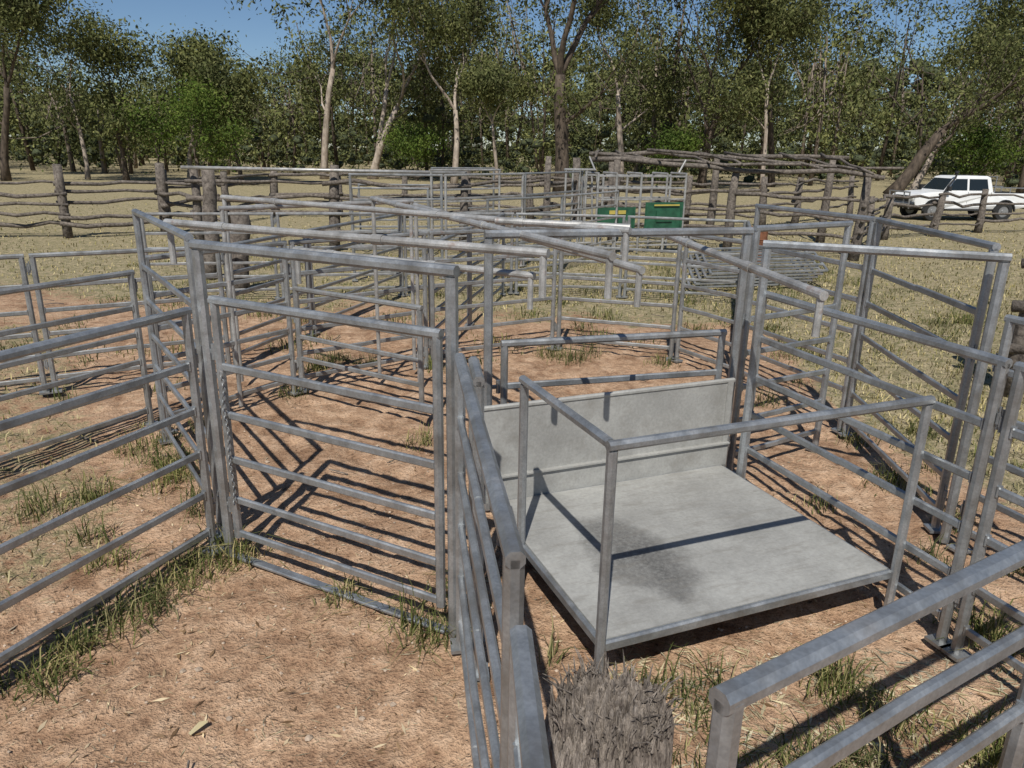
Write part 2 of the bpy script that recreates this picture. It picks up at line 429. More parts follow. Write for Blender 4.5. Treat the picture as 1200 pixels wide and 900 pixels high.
# ------------------------------------------------------------------ timber post in the foreground, weather-split top
def stump(name, x, y, r, top):
    V = []; F = []; n = 240; rows = 30
    def ns(t, f, s): return mnoise.noise(Vector((math.cos(t)*f, math.sin(t)*f, s)))
    def rad(t): return r*(1+.05*math.sin(t*2+1)+.03*math.sin(t*5)+.06*ns(t, 4, 2)+.035*ns(t, 24, 5)-.12*max(0, .12-abs(ns(t, 3, 9)))/.12*.8)
    def edge(t): return .05*ns(t, 3, 8)+.028*ns(t, 13, 8)+.016*ns(t, 34, 8)
    for k in range(rows+1):
        f = k/rows
        for i in range(n):
            t = 2*math.pi*i/n; rr = rad(t)*(1.03-.03*f)*(1+.025*mnoise.noise(Vector((math.cos(t)*8, math.sin(t)*8, f*9))))
            if f > .97: rr *= .93
            V.append((math.cos(t)*rr, math.sin(t)*rr, f*(top+edge(t)-.045)))
    for k in range(rows):
        for i in range(n):
            j = (i+1) % n; F.append((k*n+i, k*n+j, (k+1)*n+j, (k+1)*n+i))
    rings = 56; prev = rows*n
    for q in range(1, rings):
        f = 1-q/rings; st = len(V)
        for i in range(n):
            t = 2*math.pi*i/n; rr = rad(t)*.93*f; px = math.cos(t)*rr; py = math.sin(t)*rr
            c1 = abs(mnoise.noise(Vector((px*8, py*14, 3)))); c2 = abs(mnoise.noise(Vector((px*22, py*34, 7)))); c3 = abs(mnoise.noise(Vector((px*70, py*90, 11))))
            z = top+(edge(t)-.045)*f**3+.030*mnoise.noise(Vector((px*28, py*35, 1)))+.024*mnoise.noise(Vector((px*85, py*110, 4)))-.055*max(0, .08-c1)/.08-.032*max(0, .12-c2)/.12-.018*max(0, .15-c3)/.15+.035*(1-f*f)
            V.append((px, py, z))
        for i in range(n):
            j = (i+1) % n; F.append((prev+i, prev+j, st+j, st+i))
        prev = st
    V.append((0, 0, top+.03)); c = len(V)-1
    for i in range(n): F.append((prev+i, prev+(i+1) % n, c))
    bb = MB(); bb.v = V; bb.f = F; bb.m = [0]*len(F)
    # loose fibres
    rg = random.Random(4)
    for _ in range(260):
        t = rg.uniform(0, 6.283); q = r*math.sqrt(rg.random())*.95; px = math.cos(t)*q; py = math.sin(t)*q
        L = rg.uniform(.02, .06); bx = rg.gauss(0, .35)+math.cos(t)*.25; by = rg.gauss(0, .35)+math.sin(t)*.25
        bb.pipe([(px, py, top-.035), (px+bx*L*.5, py+by*L*.5, top-.01+L*.45), (px+bx*L*1.2, py+by*L*1.2, top-.01+L*.85)], [.0035, .0025, .0008], 4)
    return bb.obj(name, [M_STUMP], smooth=False, loc=(x, y, 0))
stump('timber_post', .262, 1.52, .158, 1.385)

# ------------------------------------------------------------------ log fences
def log(b, p0, p1, r, n=8, seg=5, wob=.04):
    p0 = Vector(p0); p1 = Vector(p1); pts = []; rs = []
    for i in range(seg+1):
        t = i/seg; p = p0.lerp(p1, t)
        if 0 < i < seg: p += Vector((rnd.gauss(0, wob), rnd.gauss(0, wob), rnd.gauss(0, wob)))
        pts.append(p); rs.append(r*(1.15-.3*t)*rnd.uniform(.9, 1.1))
    b.pipe(pts, rs, n)
def log_fence(pts, h=1.9, rails=(.6, .95, 1.3, 1.6), step=2.8, pr=.13, rr=.055, name='log_rail_fence', extra=.2):
    b = MB()
    for a_, c_ in zip(pts[:-1], pts[1:]):
        a_ = Vector((a_[0], a_[1], 0)); c_ = Vector((c_[0], c_[1], 0)); L = (c_-a_).length; n = max(1, round(L/step)); d = (c_-a_)/n
        sd = Vector((-d.y, d.x, 0)).normalized()
        for i in range(n+(1 if c_.x == pts[-1][0] else 0)):
            p = a_+d*i; hh = h+rnd.uniform(-.15, extra)
            log(b, p-Vector((0, 0, .1)), p+Vector((rnd.gauss(0, .06), rnd.gauss(0, .06), hh)), pr*rnd.uniform(.75, 1.25), 10, 3, .02)
        for i in range(n):
            for z in rails:
                z0 = z+rnd.uniform(-.08, .08); z1 = z+rnd.uniform(-.08, .08); o = sd*(pr*.8)*(-1 if rnd.random() < .5 else 1)
                log(b, a_+d*(i-.06)+o+Vector((0, 0, z0)), a_+d*(i+1.06)+o+Vector((0, 0, z1)), rr*rnd.uniform(.75, 1.2))
    return b.obj(name, [M_WOOD], smooth=True)
log_fence([(-34, 19), (-22, 20.5), (-13.2, 22.1), (-10.9, 23.5), (-8.4, 21.5)], 1.95, (.35, .65, .95, 1.28, 1.6))
log_fence([(-8.4, 20.0), (-1.4, 20.6), (.9, 22.6), (3.2, 27)], 2.25, (.5, 1.0, 1.4, 1.8), step=3.0, extra=.3)
log_fence([(-10.9, 23.5), (-9.5, 30), (3.2, 31)], 1.8, (.5, .9, 1.3, 1.6))
log_fence([(9.2, 20.2), (12.5, 25.5), (17.5, 28.5), (26, 30), (40, 31)], 1.55, (.4, .75, 1.1, 1.4), rr=.045, pr=.11)
log_fence([(3.2, 27), (9.5, 29), (15, 34)], 1.8, (.5, .9, 1.3, 1.65))
log_fence([(6.0, 8.5), (8.8, 7.2)], 2.2, (.6, 1.1, 1.6), step=3, pr=.11, extra=.05)
b = MB(); b.pipe([(-8.6, 19.75, 2.12), (-5, 20.0, 2.10), (-1.3, 20.4, 2.08)], .045, 10)
b.obj('pipe_top_rail', [M_PIPE], smooth=True)
b = MB(); log(b, (-5.35, 14.2, -.1), (-5.2, 14.2, 1.6), .2, 12, 5, .03); log(b, (-6.4, 15.6, -.1), (-6.3, 15.7, 2.2), .15, 12, 5, .03)
b.obj('old_timber_posts', [M_WOOD], smooth=True)

b = MB()
posts = [(3.3, 27, 2.5), (3.0, 23.2, 2.35), (9.2, 20.2, 2.05), (9.9, 24.3, 2.5), (6.2, 21.8, 2.2), (6.6, 25.6, 2.5)]
for x, y, z in posts: log(b, (x, y, -.1), (x+.05, y, z+.1), .12, 10, 3, .03)
log(b, (2.6, 27.3, 2.6), (10.4, 24.2, 2.62), .07, 8, 7, .06); log(b, (2.3, 23.7, 2.45), (9.6, 20.0, 2.15), .07, 8, 7, .06)
for t in np.linspace(0.02, .98, 7):
    p0 = Vector((2.8, 27.5, 2.70)).lerp(Vector((10.2, 24.2, 2.72)), t); p1 = Vector((2.5, 23.2, 2.53)).lerp(Vector((9.5, 19.7, 2.25)), t)
    log(b, p0+Vector((rnd.uniform(-.9, .6), .3, 0)), p1+Vector((rnd.uniform(-.5, 1.2), -.2, 0)), .04, 7, 5, .05)
for z in (.6, 1.1, 1.6): log(b, (3.0, 23.2, z), (6.2, 21.8, z+.05), .05, 8); log(b, (6.2, 21.8, z), (9.2, 20.2, z-.05), .05, 8)
log(b, (2.4, 24, 2.62), (7.6, 20.6, 2.45), .045, 8, 6, .08); log(b, (4.4, 26, 2.76), (10.2, 20.3, 2.4), .045, 8, 6, .08)
b.obj('timber_pole_shelter', [M_WOOD], smooth=True)

cr = empty('cattle_crush', (2.2, 20.4, 0), math.radians(20))
b = MB()
for x in (0, .55, 1.3, 2.1, 2.7):
    for y in (0, .8): b.beam((x, y, 0), (x, y, 2.1), .06, .06)
    b.beam((x, 0, 2.13), (x, .8, 2.13), .06, .06)
for y in (0, .8):
    for z in (.2, .5, 1.45, 1.75, 2.06): b.beam((.03, y, z), (2.67, y, z), .03, .05)
for x in (-.15, .1, .25): b.beam((x, .4, .2), (x-.1, .4, 2.05), .05, .05)
b.beam((-.1, 0, 2.2), (-.1, .4, 2.55), .04, .04); b.beam((2.7, .4, 2.15), (2.9, .4, 2.5), .05, .05)
for x in (-.9, -.7, -.5, -.3): b.beam((x, .1, .3), (x, .1, 2.2), .05, .05)
b.beam((-.95, .1, 2.22), (-.1, .1, 2.22), .06, .06); b.beam((-.95, .1, .3), (-.1, .1, .3), .06, .06)
b.obj('crush_frame', [M_PIPE], cr)
b = MB(); b.box((.28+.3, -.04, .95), (1.15, .012, .6), 0); b.box((2.05, -.05, .95), (1.2, .012, .85), 0)
b.box((2.05, -.075, 1.0), (.5, .03, .3), 0)
for x in (.05, .6, 1.12, 1.5, 2.6): b.box((x, -.055 if x < 1.3 else -.065, .95), (.05, .02, .62), 0)
b.obj('green_side_sheets', [M_GREEN], cr)
b = MB(); b.box((2.1, -.095, 1.30), (.8, .01, .04), 0); b.box((.6, -.062, 1.12), (.5, .006, .10), 0); b.obj('sheet_labels', [M_YELLOW, ], cr)

b = MB(); R0 = .29
prof = [(0, R0), (.03, R0+.012), (.05, R0), (.29, R0), (.305, R0+.014), (.32, R0), (.57, R0), (.585, R0+.014), (.6, R0), (.84, R0), (.86, R0+.012), (.88, R0), (.88, R0-.015), (.86, R0-.02)]
b.rings([[(math.cos(t)*r, math.sin(t)*r, z) for t in [2*math.pi*k/28 for k in range(28)]] for z, r in prof])
b.obj('rusty_drum', [M_RUST], smooth=False, loc=(6.3, 19.6, 0))

# ------------------------------------------------------------------ utility vehicle
car = empty('utility_vehicle', (20.1, 34.6, 0), math.radians(6))
def arc(cx, r, a0, a1, n=8, cz=.42):
    return [(cx+r*math.cos(math.radians(a0+(a1-a0)*k/n)), cz+r*math.sin(math.radians(a0+(a1-a0)*k/n))) for k in range(n+1)]
Lc = 5.5; ox = -Lc/2
prof = [(.12, .62), (.05, .8), (.08, 1.02), (.2, 1.12), (.7, 1.2), (1.42, 1.25), (1.46, 1.26), (3.72, 1.26), (3.76, 1.2), (5.42, 1.2), (5.45, .62)]
prof += arc(4.35, .47, 10, 170)
prof += [(3.8, .5), (1.5, .5)]
prof += arc(.98, .47, 10, 170)
prof = [(x+ox, z) for x, z in prof]
b = MB(); Yw = .9
def yw(z): return Yw-(.05 if z > 1.1 else 0)-(.04 if z < .6 else 0)
b.rings([[(x, -yw(z), z) for x, z in prof], [(x, yw(z), z) for x, z in prof]]); b.obj('body_shell', [M_WHITE], car, bevel=.025)
b = MB()
gl = [(1.38, 1.25, .82), (1.88, 1.86, .68), (2.1, 1.91, .66), (3.45, 1.92, .66), (3.6, 1.86, .68), (3.74, 1.25, .82)]
b.rings([[(x+ox, -w, z) for x, z, w in gl], [(x+ox, w, z) for x, z, w in gl]]); b.obj('cab_roof', [M_WHITE], car, bevel=.03)
b = MB()
def sidewin(x0, x1, x2, x3):
    z0, z1 = 1.31, 1.79
    for s in (-1, 1):
        w0 = (.82-.14*(z0-1.25)/.61)+.012; w1 = (.82-.14*(z1-1.25)/.61)+.012
        vs = [(x0+ox, s*w0, z0), (x1+ox, s*w0, z0), (x2+ox, s*w1, z1), (x3+ox, s*w1, z1)]
        vs += [(x, y-s*.03, z) for x, y, z in vs]
        b.add(vs, [(0, 1, 2, 3), (4, 7, 6, 5), (0, 4, 5, 1), (1, 5, 6, 2), (2, 6, 7, 3), (3, 7, 4, 0)])
sidewin(1.58, 2.48, 2.48, 1.95); sidewin(2.58, 3.5, 3.42, 2.58)
def cross(x0, z0, x1, z1, w0, w1, off):
    vs = [(x0+ox+off, -w0, z0), (x0+ox+off, w0, z0), (x1+ox+off, w1, z1), (x1+ox+off, -w1, z1)]
    vs += [(x-off*1.5, y, z) for x, y, z in vs]
    b.add(vs, [(0, 1, 2, 3), (4, 7, 6, 5), (0, 4, 5, 1), (1, 5, 6, 2), (2, 6, 7, 3), (3, 7, 4, 0)])
cross(1.44, 1.32, 1.84, 1.80, .74, .64, -.02); cross(3.72, 1.34, 3.61, 1.80, .7, .6, .02)
b.obj('windows', [M_GLASS], car)
for nm, x in (('front', .98), ('rear', 4.35)):
    for sgn in (-1, 1):
        b = MB(); pr = [(.40, -.11), (.42, -.08), (.42, .08), (.40, .11), (.25, .11), (.25, -.11)]
        rings = [[(math.cos(t)*r, y, math.sin(t)*r) for r, y in pr] for t in [2*math.pi*k/32 for k in range(32)]]
        nn = len(pr); vs = [p for q in rings for p in q]; fs = []
        for k in range(32):
            for i in range(nn): fs.append((k*nn+i, k*nn+(i+1) % nn, ((k+1) % 32)*nn+(i+1) % nn, ((k+1) % 32)*nn+i))
        b.add(vs, fs, 0)
        b.rings([[(math.cos(t)*.25, y, math.sin(t)*.25) for t in [2*math.pi*k/24 for k in range(24)]] for y in (-.07, .07)], 1)
        b.rings([[(math.cos(t)*.08, y, math.sin(t)*.08) for t in [2*math.pi*k/12 for k in range(12)]] for y in (-.1, .1)], 1)
        b.obj('wheel_'+nm+('_near' if sgn < 0 else '_far'), [M_BLACK, M_RIM], car, loc=(x+ox, sgn*.8, .42))
b = MB()
for s in (-1, 1):
    for cx in (.98, 4.35):
        b.rings([[(x+ox, s*y, z) for x, z in arc(cx, .52, 0, 180, 10)]+[(x+ox, s*y, z) for x, z in reversed(arc(cx, .465, 0, 180, 10))] for y in (.86, .935)], 0)
    b.box((1.5+ox, s*.98, 1.38), (.12, .2, .2)); b.beam((1.6+ox, s*.93, .46), (3.7+ox, s*.93, .46), .12, .05)
    for xx in (1.5, 2.53, 3.62): b.box((xx+ox, s*.857, .9), (.012, .012, .68))
b.box((.0+ox, 0, .62), (.14, 1.7, .2)); b.box((5.5+ox, 0, .6), (.14, 1.6, .14)); b.box((Lc/2+ox, 0, .5), (4.6, .9, .2))
b.box((.045+ox, 0, .92), (.04, 1.0, .26))
b.pipe([(1.35+ox, -.9, 1.2), (1.5+ox, -.9, 1.5), (1.82+ox, -.82, 1.85), (1.85+ox, -.82, 2.05)], .04, 8); b.box((1.84+ox, -.82, 2.08), (.14, .1, .1))
b.box((4.6+ox, 0, 1.203), (1.5, 1.5, .02))  # flat black sheet on the tub top, painted shade of an open recess
b.obj('trim_flares_and_tub_shade', [M_BLACK], car)
b = MB()
for z in (.7, .95, 1.2): b.pipe([(-.12+ox, -.75, z), (-.16+ox, 0, z), (-.12+ox, .75, z)], .03, 8)
for y in (-.75, -.35, .35, .75): b.pipe([(-.08+ox, y, .5), (-.14+ox, y, 1.22)], .03, 8)
for x in (3.85, 4.6, 5.3):
    for y in (-.72, .72): b.beam((x+ox, y, 1.2), (x+ox, y, 1.42), .04, .04)
for y in (-.72, .72): b.beam((3.83+ox, y, 1.43), (5.35+ox, y, 1.43), .04, .04)
b.beam((3.85+ox, -.72, 1.43), (3.85+ox, -.72, 1.9), .04, .04); b.beam((3.85+ox, .72, 1.43), (3.85+ox, .72, 1.9), .04, .04); b.beam((3.85+ox, -.74, 1.9), (3.85+ox, .74, 1.9), .04, .04)
b.obj('bull_bar_and_rack', [M_RIM], car)
b = MB()
for y in (-.68, .68): b.rings([[(x+ox, y+math.cos(t)*.1, .93+math.sin(t)*.1) for t in [2*math.pi*k/14 for k in range(14)]] for x in (.02, .1)], 0)
for y in (-.8, .8): b.box((5.46+ox, y, .95), (.04, .14, .3), 1)
b.obj('lamps', [M_LAMP, M_RED], car)

# ------------------------------------------------------------------ ground
def axis(lo, hi, a, c, step):
    mid = list(np.arange(a, c+1e-6, step)); out = []; s = step; x = a
    while x > lo: s *= 1.16; x -= s; out.append(x)
    left = out[::-1]; out = []; s = step; x = c
    while x < hi: s *= 1.16; x += s; out.append(x)
    return np.array(left+mid+out)
xs = axis(-900, 900, -6, 6, .06); ys = axis(-300, 1400, .8, 10, .06)
def sst(a, c, v):
    t = min(1, max(0, (v-a)/(c-a))); return t*t*(3-2*t)
def grassiness(x, y):
    nz = mnoise.noise(Vector((x*.35, y*.35, 3)))*.5+mnoise.noise(Vector((x*1.3, y*1.3, 5)))*.25
    g = sst(10.5, 15, y+nz*3)
    lx = -2.1+(4.58-y)*-.40 if y < 4.6 else -2.05-(y-4.6)*.66
    g = max(g, .38*sst(0.1, .9, lx-x+nz*.4))
    g = max(g, sst(0.1, 1.0, (x-3.4)+nz*.6)*.85 if y > 4 else .3*sst(0.1, .9, x-2.4-(4-y)*.35))
    if y > 11 and x < -2: g *= .62
    if y > 40: g = max(g, .8)
    return min(1, max(0, g+nz*.18))
def gz(x, y):
    if abs(x) > 60 or y > 80 or y < -30: return 0.0
    h = .022*mnoise.noise(Vector((x*.9, y*.9, 0)))+.018*mnoise.noise(Vector((x*3.2, y*3.2, 1)))+.016*mnoise.noise(Vector((x*7.5, y*7.5, 1)))-.018
    hp = mnoise.noise(Vector((x*5.5, y*5.5, 9)))          # hoof-print dimples
    if hp > .28: h -= .03*min(1, (hp-.28)/.15)
    return h
X, Y = np.meshgrid(xs, ys)
nx, ny = len(xs), len(ys)
flat = [(x, y) for y in ys for x in xs]
V = np.column_stack([X.ravel(), Y.ravel(), np.array([gz(x, y) for x, y in flat])])
ii = (np.arange(ny-1)[:, None]*nx+np.arange(nx-1)[None, :]).ravel()
F = np.column_stack([ii, ii+1, ii+1+nx, ii+nx])
gr = mesh_np('ground', V, F, M_GROUND)
att = gr.data.attributes.new('grass', 'FLOAT', 'POINT')
att.data.foreach_set('value', np.array([grassiness(x, y) if abs(x) < 150 and y < 200 else .8 for x, y in flat], dtype=np.float32))
gr.data.polygons.foreach_set('use_smooth', [True]*len(F))

# ------------------------------------------------------------------ grass, litter
npr = np.random.default_rng(11)
def blades(C, h, w, lean=.5):
    n = len(C); az = npr.uniform(0, 2*np.pi, n); d = np.column_stack([np.cos(az), np.sin(az), np.zeros(n)])
    sdv = np.column_stack([-np.sin(az), np.cos(az), np.zeros(n)])*(w[:, None]/2)
    ln = np.abs(npr.normal(0, lean, n))+.1
    m = C+d*(h*ln*.35)[:, None]; m[:, 2] += h*.6
    t = C+d*(h*ln)[:, None]; t[:, 2] += h*np.clip(1.0-ln*.45, .15, 1)
    V = np.stack([C-sdv, C+sdv, m+sdv*.8, m-sdv*.8, t], 1).reshape(-1, 3)
    k = np.arange(n)*5
    F = np.concatenate([np.column_stack([k, k+1, k+2]), np.column_stack([k, k+2, k+3]), np.column_stack([k+3, k+2, k+4])])
    return V, F
def tufts(name, cs, mat, per=60, spread=.12, h=.22, w=.007, lean=.8):
    Cs = []; hs = []
    for (x, y, s) in cs:
        n = int(per*s*rnd.uniform(.5, 1.2)); p = npr.normal(0, spread*math.sqrt(s), (n, 2))
        Cs.append(np.column_stack([x+p[:, 0], y+p[:, 1], np.full(n, -.03)])); hs.append(npr.uniform(.35, 1.2, n)*h*(.5+.5*s)*rnd.uniform(.7, 1.2)*np.exp(-(p**2).sum(1)/(spread**2*s*6)))
    C = np.concatenate(Cs); hh = np.concatenate(hs)
    V, F = blades(C, hh, npr.uniform(.6, 1.4, len(C))*w, lean); return mesh_np(name, V, F, mat)
green = [(-3.6, 5.05, 1.3), (-3.3, 5.3, 1), (-3.2, 6.1, 1.2), (-2.9, 5.6, .8), (-3.5, 6.3, 1), (-2.25, 3.7, 1.1), (-2.2, 3.95, 1.2), (-2.1, 4.3, 1.3), (-2.4, 3.5, .8), (-1.95, 4.5, 1.1), (-1.8, 4.42, .8), (-2.35, 3.2, .6),
         (-2.7, 4.4, .6), (-3.0, 4.7, .7), (-1.03, 4.02, .7), (-.55, 3.76, 1.4), (-.42, 3.66, .9), (-.35, 4.1, .6), (-.86, 6.6, .7), (-2.35, 9.4, 1.2), (-2.5, 9.0, 1), (-1.9, 9.3, .8), (-2.5, 8.0, .9), (.8, 9.7, 1.6), (.5, 9.9, 1), (1.1, 10, .8),
         (-3.1, 6.9, .8), (-1.0, 9.1, .8), (-.7, 8.9, .6), (2.0, 9.5, .9), (3.4, 6.8, 1.2), (3.3, 5.9, 1.0), (3.5, 5.2, .9), (3.0, 4.6, .8), (3.6, 4.5, 1), (2.9, 8.0, 1.0), (2.5, 5.4, .6), (3.8, 6.2, .8), (4.2, 7.1, .8)]
for _ in range(18): green.append((rnd.uniform(.7, 2.5), rnd.uniform(2.6, 3.4), rnd.uniform(.3, 1.1)))
for _ in range(12): green.append((2.2+rnd.uniform(0, .9), 2.2+rnd.uniform(0, 1.6), rnd.uniform(.5, 1.1)))
for _ in range(6): green.append((.12+rnd.uniform(-.1, .25), 1.9+rnd.uniform(0, 1.6), rnd.uniform(.3, .6)))
for _ in range(12):
    t = rnd.random(); green.append((-2.75+.72*t+rnd.gauss(0, .05), 2.78+1.8*t+rnd.gauss(0, .05), rnd.uniform(.2, .6)))
for _ in range(12):
    t = rnd.random(); green.append((-2.1-1.25*t+rnd.gauss(0, .06), 4.7+1.9*t, rnd.uniform(.2, .7)))
tufts('grass_tufts', green, M_GRASS, per=120, spread=.10, h=.30)
mid = []
for _ in range(130):
    mid.append((rnd.uniform(-9, 9), rnd.uniform(9.5, 20), rnd.uniform(.4, 1.6)))
for _ in range(130):
    mid.append((rnd.uniform(3.4, 14), rnd.uniform(4.5, 18), rnd.uniform(.3, 1.0)))
for _ in range(34):
    mid.append((rnd.uniform(-9, -3.6), rnd.uniform(3, 10), rnd.uniform(.3, 1.0)))
tufts('weed_clumps', mid, M_GRASS, per=75, spread=.18, h=.22, w=.011)
C = []
for _ in range(100000):
    y = 3+npr.exponential(9)
    if y > 40: continue
    x = npr.uniform(-(y*.8+3), y*.8+3)
    if npr.random() < grassiness(x, y)-.25: C.append((x, y, -.012))
C = np.array(C); V, F = blades(C, npr.uniform(.03, .11, len(C)), .006+.0009*C[:, 1], .8)
mesh_np('field_grass', V, F, M_DRY)
def flakes(name, n, region, mat, size, wr=(.06, .35)):
    c = np.array([region() for _ in range(n)]); az = npr.uniform(0, 2*np.pi, n); L = npr.uniform(*size, n); w = L*npr.uniform(*wr, n)
    a = np.column_stack([np.cos(az), np.sin(az), npr.normal(0, .10, n)])*L[:, None]/2
    s = np.column_stack([-np.sin(az), np.cos(az), npr.normal(0, .25, n)])*w[:, None]/2
    cz = np.column_stack([c, np.array([gz(x, y)+.006 for x, y in c])])
    V = np.stack([cz-a, cz+s, cz+a, cz-s], 1).reshape(-1, 3); k = np.arange(n)*4
    return mesh_np(name, V, np.column_stack([k, k+1, k+2, k+3]), mat)
flakes('leaf_litter', 8500, lambda: (rnd.uniform(-5, 3.5), rnd.triangular(1.6, 10, 3)), M_LITTER, (.006, .045))
flakes('straw_scraps', 6500, lambda: (rnd.uniform(-6, 4.5), rnd.triangular(1.6, 11, 3.2)), M_HAY, (.02, .09), (.02, .06))
flakes('hay_scraps', 2600, lambda: (rnd.uniform(.5, 3.4), rnd.uniform(1.9, 3.6)), M_HAY, (.03, .14), (.04, .15))
flakes('curled_gum_leaves', 600, lambda: (rnd.uniform(-4, 3), rnd.triangular(1.8, 7, 3)), M_LITTER, (.05, .09), (.15, .25))
b = MB(); b.add([(-1.52, 2.86, .012), (-1.50, 2.84, .018), (-1.45, 2.92, .022), (-1.46, 2.945, .012), (-1.49, 2.92, .026)], [(0, 1, 2, 3, 4)]); b.obj('bark_piece', [M_HAY])
b = MB()
for _ in range(900):
    x = rnd.uniform(-3.5, 2.5); y = rnd.triangular(1.6, 8, 3); r = rnd.uniform(.003, .012)
    if rnd.random() < .03: r = rnd.uniform(.014, .022)
    pts = []
    for k, (zz, q) in enumerate(((0, .8), (.45, 1), (.9, .45))):
        pts.append([(x+math.cos(t)*r*q*rnd.uniform(.8, 1.2), y+math.sin(t)*r*q*rnd.uniform(.8, 1.2), gz(x, y)+zz*r) for t in [2*math.pi*i/6 for i in range(6)]])
    b.rings(pts)
b.obj('pebbles', [M_STONE])
b = MB()
for _ in range(90):
    x = rnd.uniform(-9, 10); y = rnd.uniform(2.2, 25); a = rnd.uniform(0, 6.28); L = rnd.uniform(.06, .4)
    log(b, (x, y, .008), (x+math.cos(a)*L, y+math.sin(a)*L, .02), rnd.uniform(.003, .009), 5, 3, .01)
b.obj('fallen_sticks', [M_WOOD])

# ------------------------------------------------------------------ trees
def leaf_cloud(tips, per, sig, size, seed, flat=.75, align=1.0):
    """leaf sprays in clumps; faces lean outward from their clump so the shape gives lit tops and dark undersides"""
    r = np.random.default_rng(seed); tips = np.asarray(tips); n = len(tips)*per
    cen = np.repeat(tips, per, 0)
    sg = np.repeat(r.uniform(.6, 1.3, len(tips)), per)*sig
    off = r.normal(0, 1, (n, 3))
    p = cen+off*np.column_stack([sg, sg, sg*flat])
    L = r.uniform(.6, 1.3, n)*size; Wd = L*r.uniform(.3, .55, n)
    nm = off/(np.linalg.norm(off, axis=1)[:, None]+1e-6)*align+r.normal(0, .55, (n, 3)); nm[:, 2] += .25
    nm /= np.linalg.norm(nm, axis=1)[:, None]+1e-9
    q = r.normal(0, 1, (n, 3)); q[:, 2] -= 1.0
    a = q-nm*(q*nm).sum(1)[:, None]; a /= np.linalg.norm(a, axis=1)[:, None]+1e-9
    s = np.cross(a, nm)
    a = a*L[:, None]/2; s = s*Wd[:, None]/2
    V = np.stack([p-a, p+s, p+a, p-s], 1).reshape(-1, 3); k = np.arange(n)*4
    return V, np.column_stack([k, k+1, k+2, k+3])

def tree(name, x, y, h, r, seed, bark, leaf, fork=.35, spread=.55, lean=(0, 0), per=90, sig=.75, size=.26, depth=4, stems=1):
    rg = random.Random(seed); b = MB(); tips = []
    def grow(p, d, L, rad, dep):
        segs = 5 if dep == 0 else 4; pts = [p.copy()]; rs = [rad]; dd = d.copy()
        for i in range(segs):
            dd = (dd+Vector((rg.gauss(0, .13), rg.gauss(0, .13), rg.gauss(0.03, .08)))*(1 if dep else .5)).normalized()
            pts.append(pts[-1]+dd*(L/segs)); rs.append(rad*(1-.38*(i+1)/segs))
        if dep == 0: rs[0] *= 1.35
        b.pipe(pts, rs, 9 if dep < 2 else 5, 0, dep == 0)
        if dep >= depth:
            tips.append(tuple(pts[-1])); tips.append(tuple(pts[2])); return
        if dep >= 2 and rg.random() < .6: tips.append(tuple(pts[3]))
        k = 3 if rg.random() < .45 else 2
        az0 = rg.uniform(0, 6.28)
        for i in range(k):
            az = az0+i*6.283/k+rg.gauss(0, .4); sp = spread*rg.uniform(.55, 1.35)*(.8 if dep == 0 else 1)
            side = Vector((math.cos(az), math.sin(az), 0)); side = (side-dd*side.dot(dd)).normalized()
            nd = (dd*math.cos(sp)+side*math.sin(sp)); nd.z += .10; nd.normalize()
            grow(pts[-1], nd, L*rg.uniform(.55, .82) if dep else h*(1-fork)*rg.uniform(.30, .42), rs[-1]*rg.uniform(.55, .8), dep+1)
        if dep >= 1 and rg.random() < .7:
            j = rg.choice([2, 3]); az = rg.uniform(0, 6.28); side = Vector((math.cos(az), math.sin(az), .2)).normalized()
            grow(pts[j], (dd*.5+side*.8).normalized(), L*.5, rs[j]*.45, max(dep+1, depth-1))
        if dep == 0 and rg.random() < .8:
            az = rg.uniform(0, 6.28); grow(pts[3], Vector((math.cos(az)*.8, math.sin(az)*.8, .55)).normalized(), h*.16, rs[3]*.4, depth-2)
    for s in range(stems):
        d0 = Vector((lean[0]+(rg.uniform(-.3, .3) if stems > 1 else 0), lean[1]+(rg.uniform(-.2, .2) if stems > 1 else 0), 1)).normalized()
        grow(Vector((rg.uniform(-.4, .4) if s else 0, rg.uniform(-.4, .4) if s else 0, -.2)), d0, h*fork*rg.uniform(.85, 1.1), r*(1 if s == 0 else .75), 0)
    root = empty(name, (x, y, 0))
    b.obj('trunk_and_limbs', [bark], root, smooth=True)
    V, F = leaf_cloud(tips, per, sig, size, seed)
    mesh_np('foliage', V, F, leaf, root)

E_ = 'eucalyptus_tree'
tree(E_, 3.1, 51, 20, .52, 21, M_BARK_D, M_LEAF, .42, .40, (0, 0), per=58)
tree(E_, -12.8, 68, 22, .36, 22, M_BARK_P, M_LEAF, .36, .40, (.02, 0), per=58, sig=.9, size=.32, stems=2)
tree(E_, -16.5, 66, 20, .32, 23, M_BARK_P, M_LEAF, .42, .42, (-.04, 0), per=58, sig=.9, size=.32)
tree(E_, -5.0, 62, 17, .28, 31, M_BARK_P, M_LEAF, .40, .45, (.05, 0), per=58, sig=.9, size=.30)
tree(E_, -29, 57, 11.5, .22, 24, M_BARK_D, M_LEAF, .35, .45, per=50, sig=.8, size=.3)
tree(E_, -26, 61, 10, .18, 52, M_BARK_P, M_LEAF, .45, .45, per=46, sig=.75, size=.3)
tree(E_, -36, 54, 17.5, .28, 25, M_BARK_D, M_LEAF, .40, .4, per=60, sig=.85, size=.3)
tree(E_, -42, 60, 17, .28, 26, M_BARK_D, M_LEAF, .36, .45, per=60, sig=.85, size=.3)
tree(E_, 27.5, 56, 15, .50, 27, M_BARK_D, M_LEAF, .36, .75, (.62, 0), per=24, sig=.8, size=.28)
tree(E_, 31, 60, 15, .28, 28, M_BARK_P, M_LEAF, .42, .6, (.35, 0), per=40, sig=.85, size=.3)
